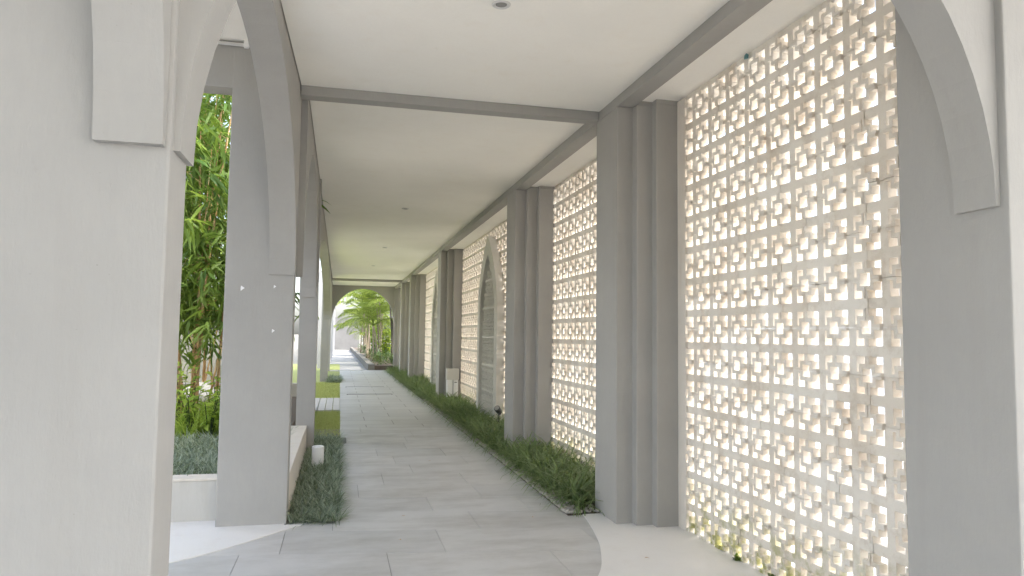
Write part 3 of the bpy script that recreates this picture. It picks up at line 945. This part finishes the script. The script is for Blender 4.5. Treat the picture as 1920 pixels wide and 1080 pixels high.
bamboo('tall bamboo clump seen between the big left column and the wide column', -1.62, 8.9, 13, 7000, 1.2, 5, 0.34, 3)
bamboo('bamboo clump behind the planter seen beside the slim column', -2.05, 12.2, 9, 3600, 1.5, 5, 0.2, 5)
bamboo('bamboo clump farther left in the planter', -2.75, 11.2, 9, 4200, 1.2, 5, 0.42, 9)

def leafy_plant(label, x, y, h, nstem, per, size, mat, seed, name='leafy_plant'):
    rs = random.Random(seed); rg = np.random.default_rng(seed)
    e = empty(name, (x, y, 0.2)); tag(e, label, 'plant', 'leafy plants in the planter')
    bm = bmesh.new(); P_, D_ = [], []
    for i in range(nstem):
        a = rs.uniform(0, 2 * math.pi); sp = rs.uniform(0.05, 0.32) * h
        hh = h * rs.uniform(0.55, 1.05)
        path = [(0.02 * math.cos(a), 0.02 * math.sin(a), -0.02), (sp * 0.4 * math.cos(a), sp * 0.4 * math.sin(a), hh * 0.5), (sp * math.cos(a), sp * math.sin(a), hh)]
        bm_tube(bm, path, [0.006, 0.0045, 0.002], 5, False)
        for k in range(per):
            t = 0.35 + 0.65 * (k + 0.5) / per
            p = np.array([sp * t ** 1.3 * math.cos(a), sp * t ** 1.3 * math.sin(a), hh * t])
            b = rs.uniform(0, 2 * math.pi); el = rs.uniform(-0.3, 0.7)
            P_.append(p); D_.append((math.cos(b) * math.cos(el), math.sin(b) * math.cos(el), math.sin(el)))
    finish(bm, 'stem', M['hedge_leaf'], e, smooth=True)
    n = len(P_)
    V, Fc, T = leaf_arrays(np.array(P_), np.array(D_), np.tile([0, 0, 1.0], (n, 1)) + rg.normal(0, 0.25, (n, 3)), rg.uniform(0.6, 1.1, n) * size, rg.uniform(0.38, 0.52, n) * size, None, 0.12, 0.3)
    np_mesh('foliage', V, Fc, mat, T, e)
specs = [(-1.22, 7.55, 0.50, 9, 7, 0.105), (-1.42, 7.75, 0.62, 9, 8, 0.115), (-1.02, 7.7, 0.45, 8, 7, 0.10), (-1.60, 8.15, 0.72, 8, 8, 0.12), (-1.25, 8.3, 0.60, 9, 8, 0.115)]
lb = ['bright green leafy plant lowest behind the mondo grass', 'bright green leafy plant against the big left column edge', 'bright green leafy plant tucked beside the wide column', 'tall leafy plant at the foot of the bamboo canes', 'broad-leaved plant in front of the bamboo canes']
for i, (s_, l_) in enumerate(zip(specs, lb)):
    leafy_plant(l_, *s_, M['broad_leaf'], 20 + i)
# arching spider-like blades between the leafy plants
tufts('spider_grass', 'pale arching grass between the leafy plants', fill(-1.75, -0.95, 7.4, 8.5, 26), 26, (0.25, 0.55), (0.008, 0.014), 0.2, M['broad_leaf'], (0.05, 0.5), (0.5, 1.4), 0.03)
# pale rock behind the canes
bm = bmesh.new(); bmesh.ops.create_icosphere(bm, subdivisions=3, radius=0.30)
for v_ in bm.verts:
    d = 1 + 0.18 * math.sin(v_.co.x * 13 + 1) * math.cos(v_.co.y * 11) + 0.1 * math.sin(v_.co.z * 17)
    v_.co = Vector((v_.co.x * 1.3 * d, v_.co.y * 0.9 * d, v_.co.z * 0.75 * d))
tag(finish(bm, 'rock', M['rock'], None, (-1.98, 11.2, 0.30), smooth=True), 'pale garden rock behind the bamboo canes', 'rock')

# ---------------------------------------------------------------- beyond the far arch
for i in range(11):
    y = 27.4 + i * 3.0
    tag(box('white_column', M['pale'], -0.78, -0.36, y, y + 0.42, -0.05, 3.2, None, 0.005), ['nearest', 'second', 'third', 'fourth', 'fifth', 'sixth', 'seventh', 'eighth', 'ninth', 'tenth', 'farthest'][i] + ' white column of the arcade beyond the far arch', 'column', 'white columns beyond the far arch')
tag(box('arcade_lintel', M['pale'], -0.80, -0.34, 27.4, 58, 3.205, 3.6, None, 0.004), 'white lintel over the columns beyond the far arch', 'lintel')
tag(box('end_wall', M['darkwall'], -3, 1.6, 60, 60.2, -0.05, 2.6, None, 0), 'pale grey wall closing the far passage', 'wall')
kb = [(1.00, YEND + 0.16), (1.22, YEND + 0.16), (1.06, 59.5), (0.86, 59.5)]
bm = bmesh.new(); bm_prism(bm, kb, 'z', -0.06, 0.21)
tag(finish(bm, 'kerb', M['kerb'], bevel=0.01), 'weathered brown kerb along the palm bed', 'kerb')
tag(box('palm_bed', M['soil'], 1.0, 7.5, YEND + 0.2, 60, -0.07, 0.16, None, 0), 'dark planting bed under the palms', kind='structure')
n = 5200
pts = np.c_[rng.uniform(1.25, 4.2, n), 26 + rng.random(n) ** 1.5 * 26]
V, Fc, T = leaf_arrays(np.c_[pts, 0.16 + rng.random(n) * 0.42], np.c_[rng.normal(0, 1, (n, 2)), rng.normal(0.35, 0.4, n)], np.tile([0, 0, 1.0], (n, 1)), rng.uniform(0.10, 0.22, n), rng.uniform(0.03, 0.07, n))
tag(np_mesh('ground_cover', V, Fc, M['hedge_leaf'], T), 'dark leafy ground cover under the palms', kind='stuff')

def frond_mesh(L, seed):
    rg = np.random.default_rng(seed)
    nl = 26
    P_, D_, U_, LL = [], [], [], []
    rach = []
    for i in range(nl + 1):
        t = i / nl
        rach.append(np.array([L * (t - 0.18 * t * t), 0, L * (0.55 * t - 0.75 * t * t)]))
    for i in range(3, nl):
        t = i / nl
        d = rach[i + 1] - rach[i]; d /= np.linalg.norm(d)
        for s in (-1, 1):
            P_.append(rach[i]); dd = d * 0.55 + np.array([0, s * 0.85, 0.12 - 0.45 * t]) + rg.normal(0, 0.07, 3)
            D_.append(dd); U_.append((0, 0, 1)); LL.append(L * 0.30 * math.sin(math.pi * (0.12 + 0.82 * t)) * rg.uniform(0.85, 1.1))
    V, Fc, T = leaf_arrays(np.array(P_), np.array(D_), np.array(U_, float), np.array(LL), np.full(len(LL), 0.034), None, 0.2, 0.28)
    bm = bmesh.new(); bm_tube(bm, [tuple(r) for r in rach[::2]], [0.014 * (1 - 0.85 * i / (nl / 2)) + 0.002 for i in range(len(rach[::2]))], 5, False)
    bmesh.ops.triangulate(bm, faces=bm.faces)
    bm.verts.index_update()
    off = len(V)
    rv = np.array([v_.co[:] for v_ in bm.verts]); rf = np.array([[v_.index + off for v_ in f.verts] for f in bm.faces])
    bm.free()
    o = np_mesh('frond', np.r_[V, rv], np.r_[Fc, rf], M['palm_leaf'], np.r_[T, np.full(len(rv), 0.6)])
    me = o.data
    bpy.data.objects.remove(o)
    return me
FR = [frond_mesh(1.9, 1), frond_mesh(1.6, 2), frond_mesh(2.2, 3)]
def palm(label, x, y, stems, hs_, seed, dark=False):
    rs = random.Random(seed)
    e = empty('palm_tree', (x, y, 0.16)); tag(e, label, 'palm', 'palms beyond the far arch')
    for i in range(stems):
        a = rs.uniform(0, 2 * math.pi); r = rs.uniform(0.05, 0.25)
        h = rs.uniform(*hs_)
        lx, ly = rs.gauss(-0.18, 0.22) * h * 0.3, rs.gauss(0, 0.2) * h * 0.3
        path = [(r * math.cos(a) + lx * t * t, r * math.sin(a) + ly * t * t, -0.05 + h * t) for t in np.linspace(0, 1, 7)]
        bm = bmesh.new(); bm_tube(bm, path, [0.048, 0.040, 0.036, 0.034, 0.033, 0.031, 0.026], 8)
        finish(bm, 'trunk', M['palm_trunk_dark' if dark else 'palm_trunk'], e, smooth=True)
        top = path[-1]
        nf = rs.randint(6, 8)
        for k in range(nf):
            o = link('frond', rs.choice(FR), None, e, top)
            o.rotation_euler = (rs.gauss(0, 0.15), rs.uniform(-1.05, 0.0), 2 * math.pi * k / nf + rs.uniform(-0.3, 0.3))
            s_ = rs.uniform(0.75, 1.1); o.scale = (s_, s_, s_)
for a_ in (('palm clump nearest the far arch, with thin dark trunk', 1.90, 27.6, 3, (1.9, 3.6), 31, True), ('palm clump with slanting pale trunks in the middle of the far bed', 1.60, 30.2, 5, (1.5, 3.2), 32, False),
           ('palm clump at the right of the far bed', 2.45, 29.2, 5, (2.0, 4.0), 33, False), ('palm clump leaning over the far walkway', 1.45, 34.0, 5, (1.4, 3.0), 34, False),
           ('palm clump deep in the far bed', 2.2, 38.5, 6, (1.8, 4.2), 35, False), ('low palm with drooping lime fronds near the end wall', 1.35, 43.0, 5, (1.0, 2.4), 36, False),
           ('tall palm behind the other clumps', 3.2, 33.5, 6, (2.4, 5.0), 37, False), ('palm farthest along the bed', 1.8, 51.0, 6, (2.0, 4.6), 38, False),
           ('palm clump behind the right pier of the far arch', 3.0, 36.5, 6, (1.6, 4.0), 39, False)):
    palm(*a_)
leafy_plant('lime yellow shrub among the palm trunks', 1.85, 29.6, 1.25, 16, 14, 0.16, M['lime_leaf'], 61, 'shrub')
leafy_plant('dark green shrub at the right foot of the palms', 2.5, 28.6, 0.9, 14, 12, 0.15, M['hedge_leaf'], 62, 'shrub')
leafy_plant('mid green shrub behind the lime shrub', 2.6, 33.6, 1.7, 16, 14, 0.20, M['broad_leaf'], 63, 'shrub')

leafy_plant('tall soft shrub filling the middle of the palm bed', 2.0, 32.0, 2.0, 20, 18, 0.20, M['palm_leaf'], 64, 'shrub')
leafy_plant('bright green shrub behind the leaning palms', 1.7, 37.0, 1.9, 20, 18, 0.22, M['broad_leaf'], 65, 'shrub')
leafy_plant('leafy shrub at the far end of the palm bed', 1.6, 44.5, 2.2, 20, 18, 0.26, M['palm_leaf'], 66, 'shrub')

# a few fallen leaves on the paving
for (x, y, a, l_) in ((0.45, 5.06, 0.4, 'small brown leaf on the walkway nearest its middle'), (0.40, 4.48, 2.0, 'small brown leaf near the foot of the picture'), (1.33, 4.86, 1.1, 'small brown leaf by the nearest pillar'), (0.92, 7.2, 2.7, 'small brown leaf farther along the walkway'), (1.72, 3.86, 0.2, 'small dark twig of leaf on the white terrazzo')):
    V, Fc, T = leaf_arrays(np.array([[0, 0, 0.004]]), np.array([[math.cos(a), math.sin(a), 0.08]]), np.array([[0, 0, 1.0]]), np.array([0.035]), np.array([0.012]))
    o = np_mesh('fallen_leaf', V, Fc, M['cane'])
    o.location = (x, y, 0.006)
    tag(o, l_, 'leaf', 'fallen leaves on the floor')
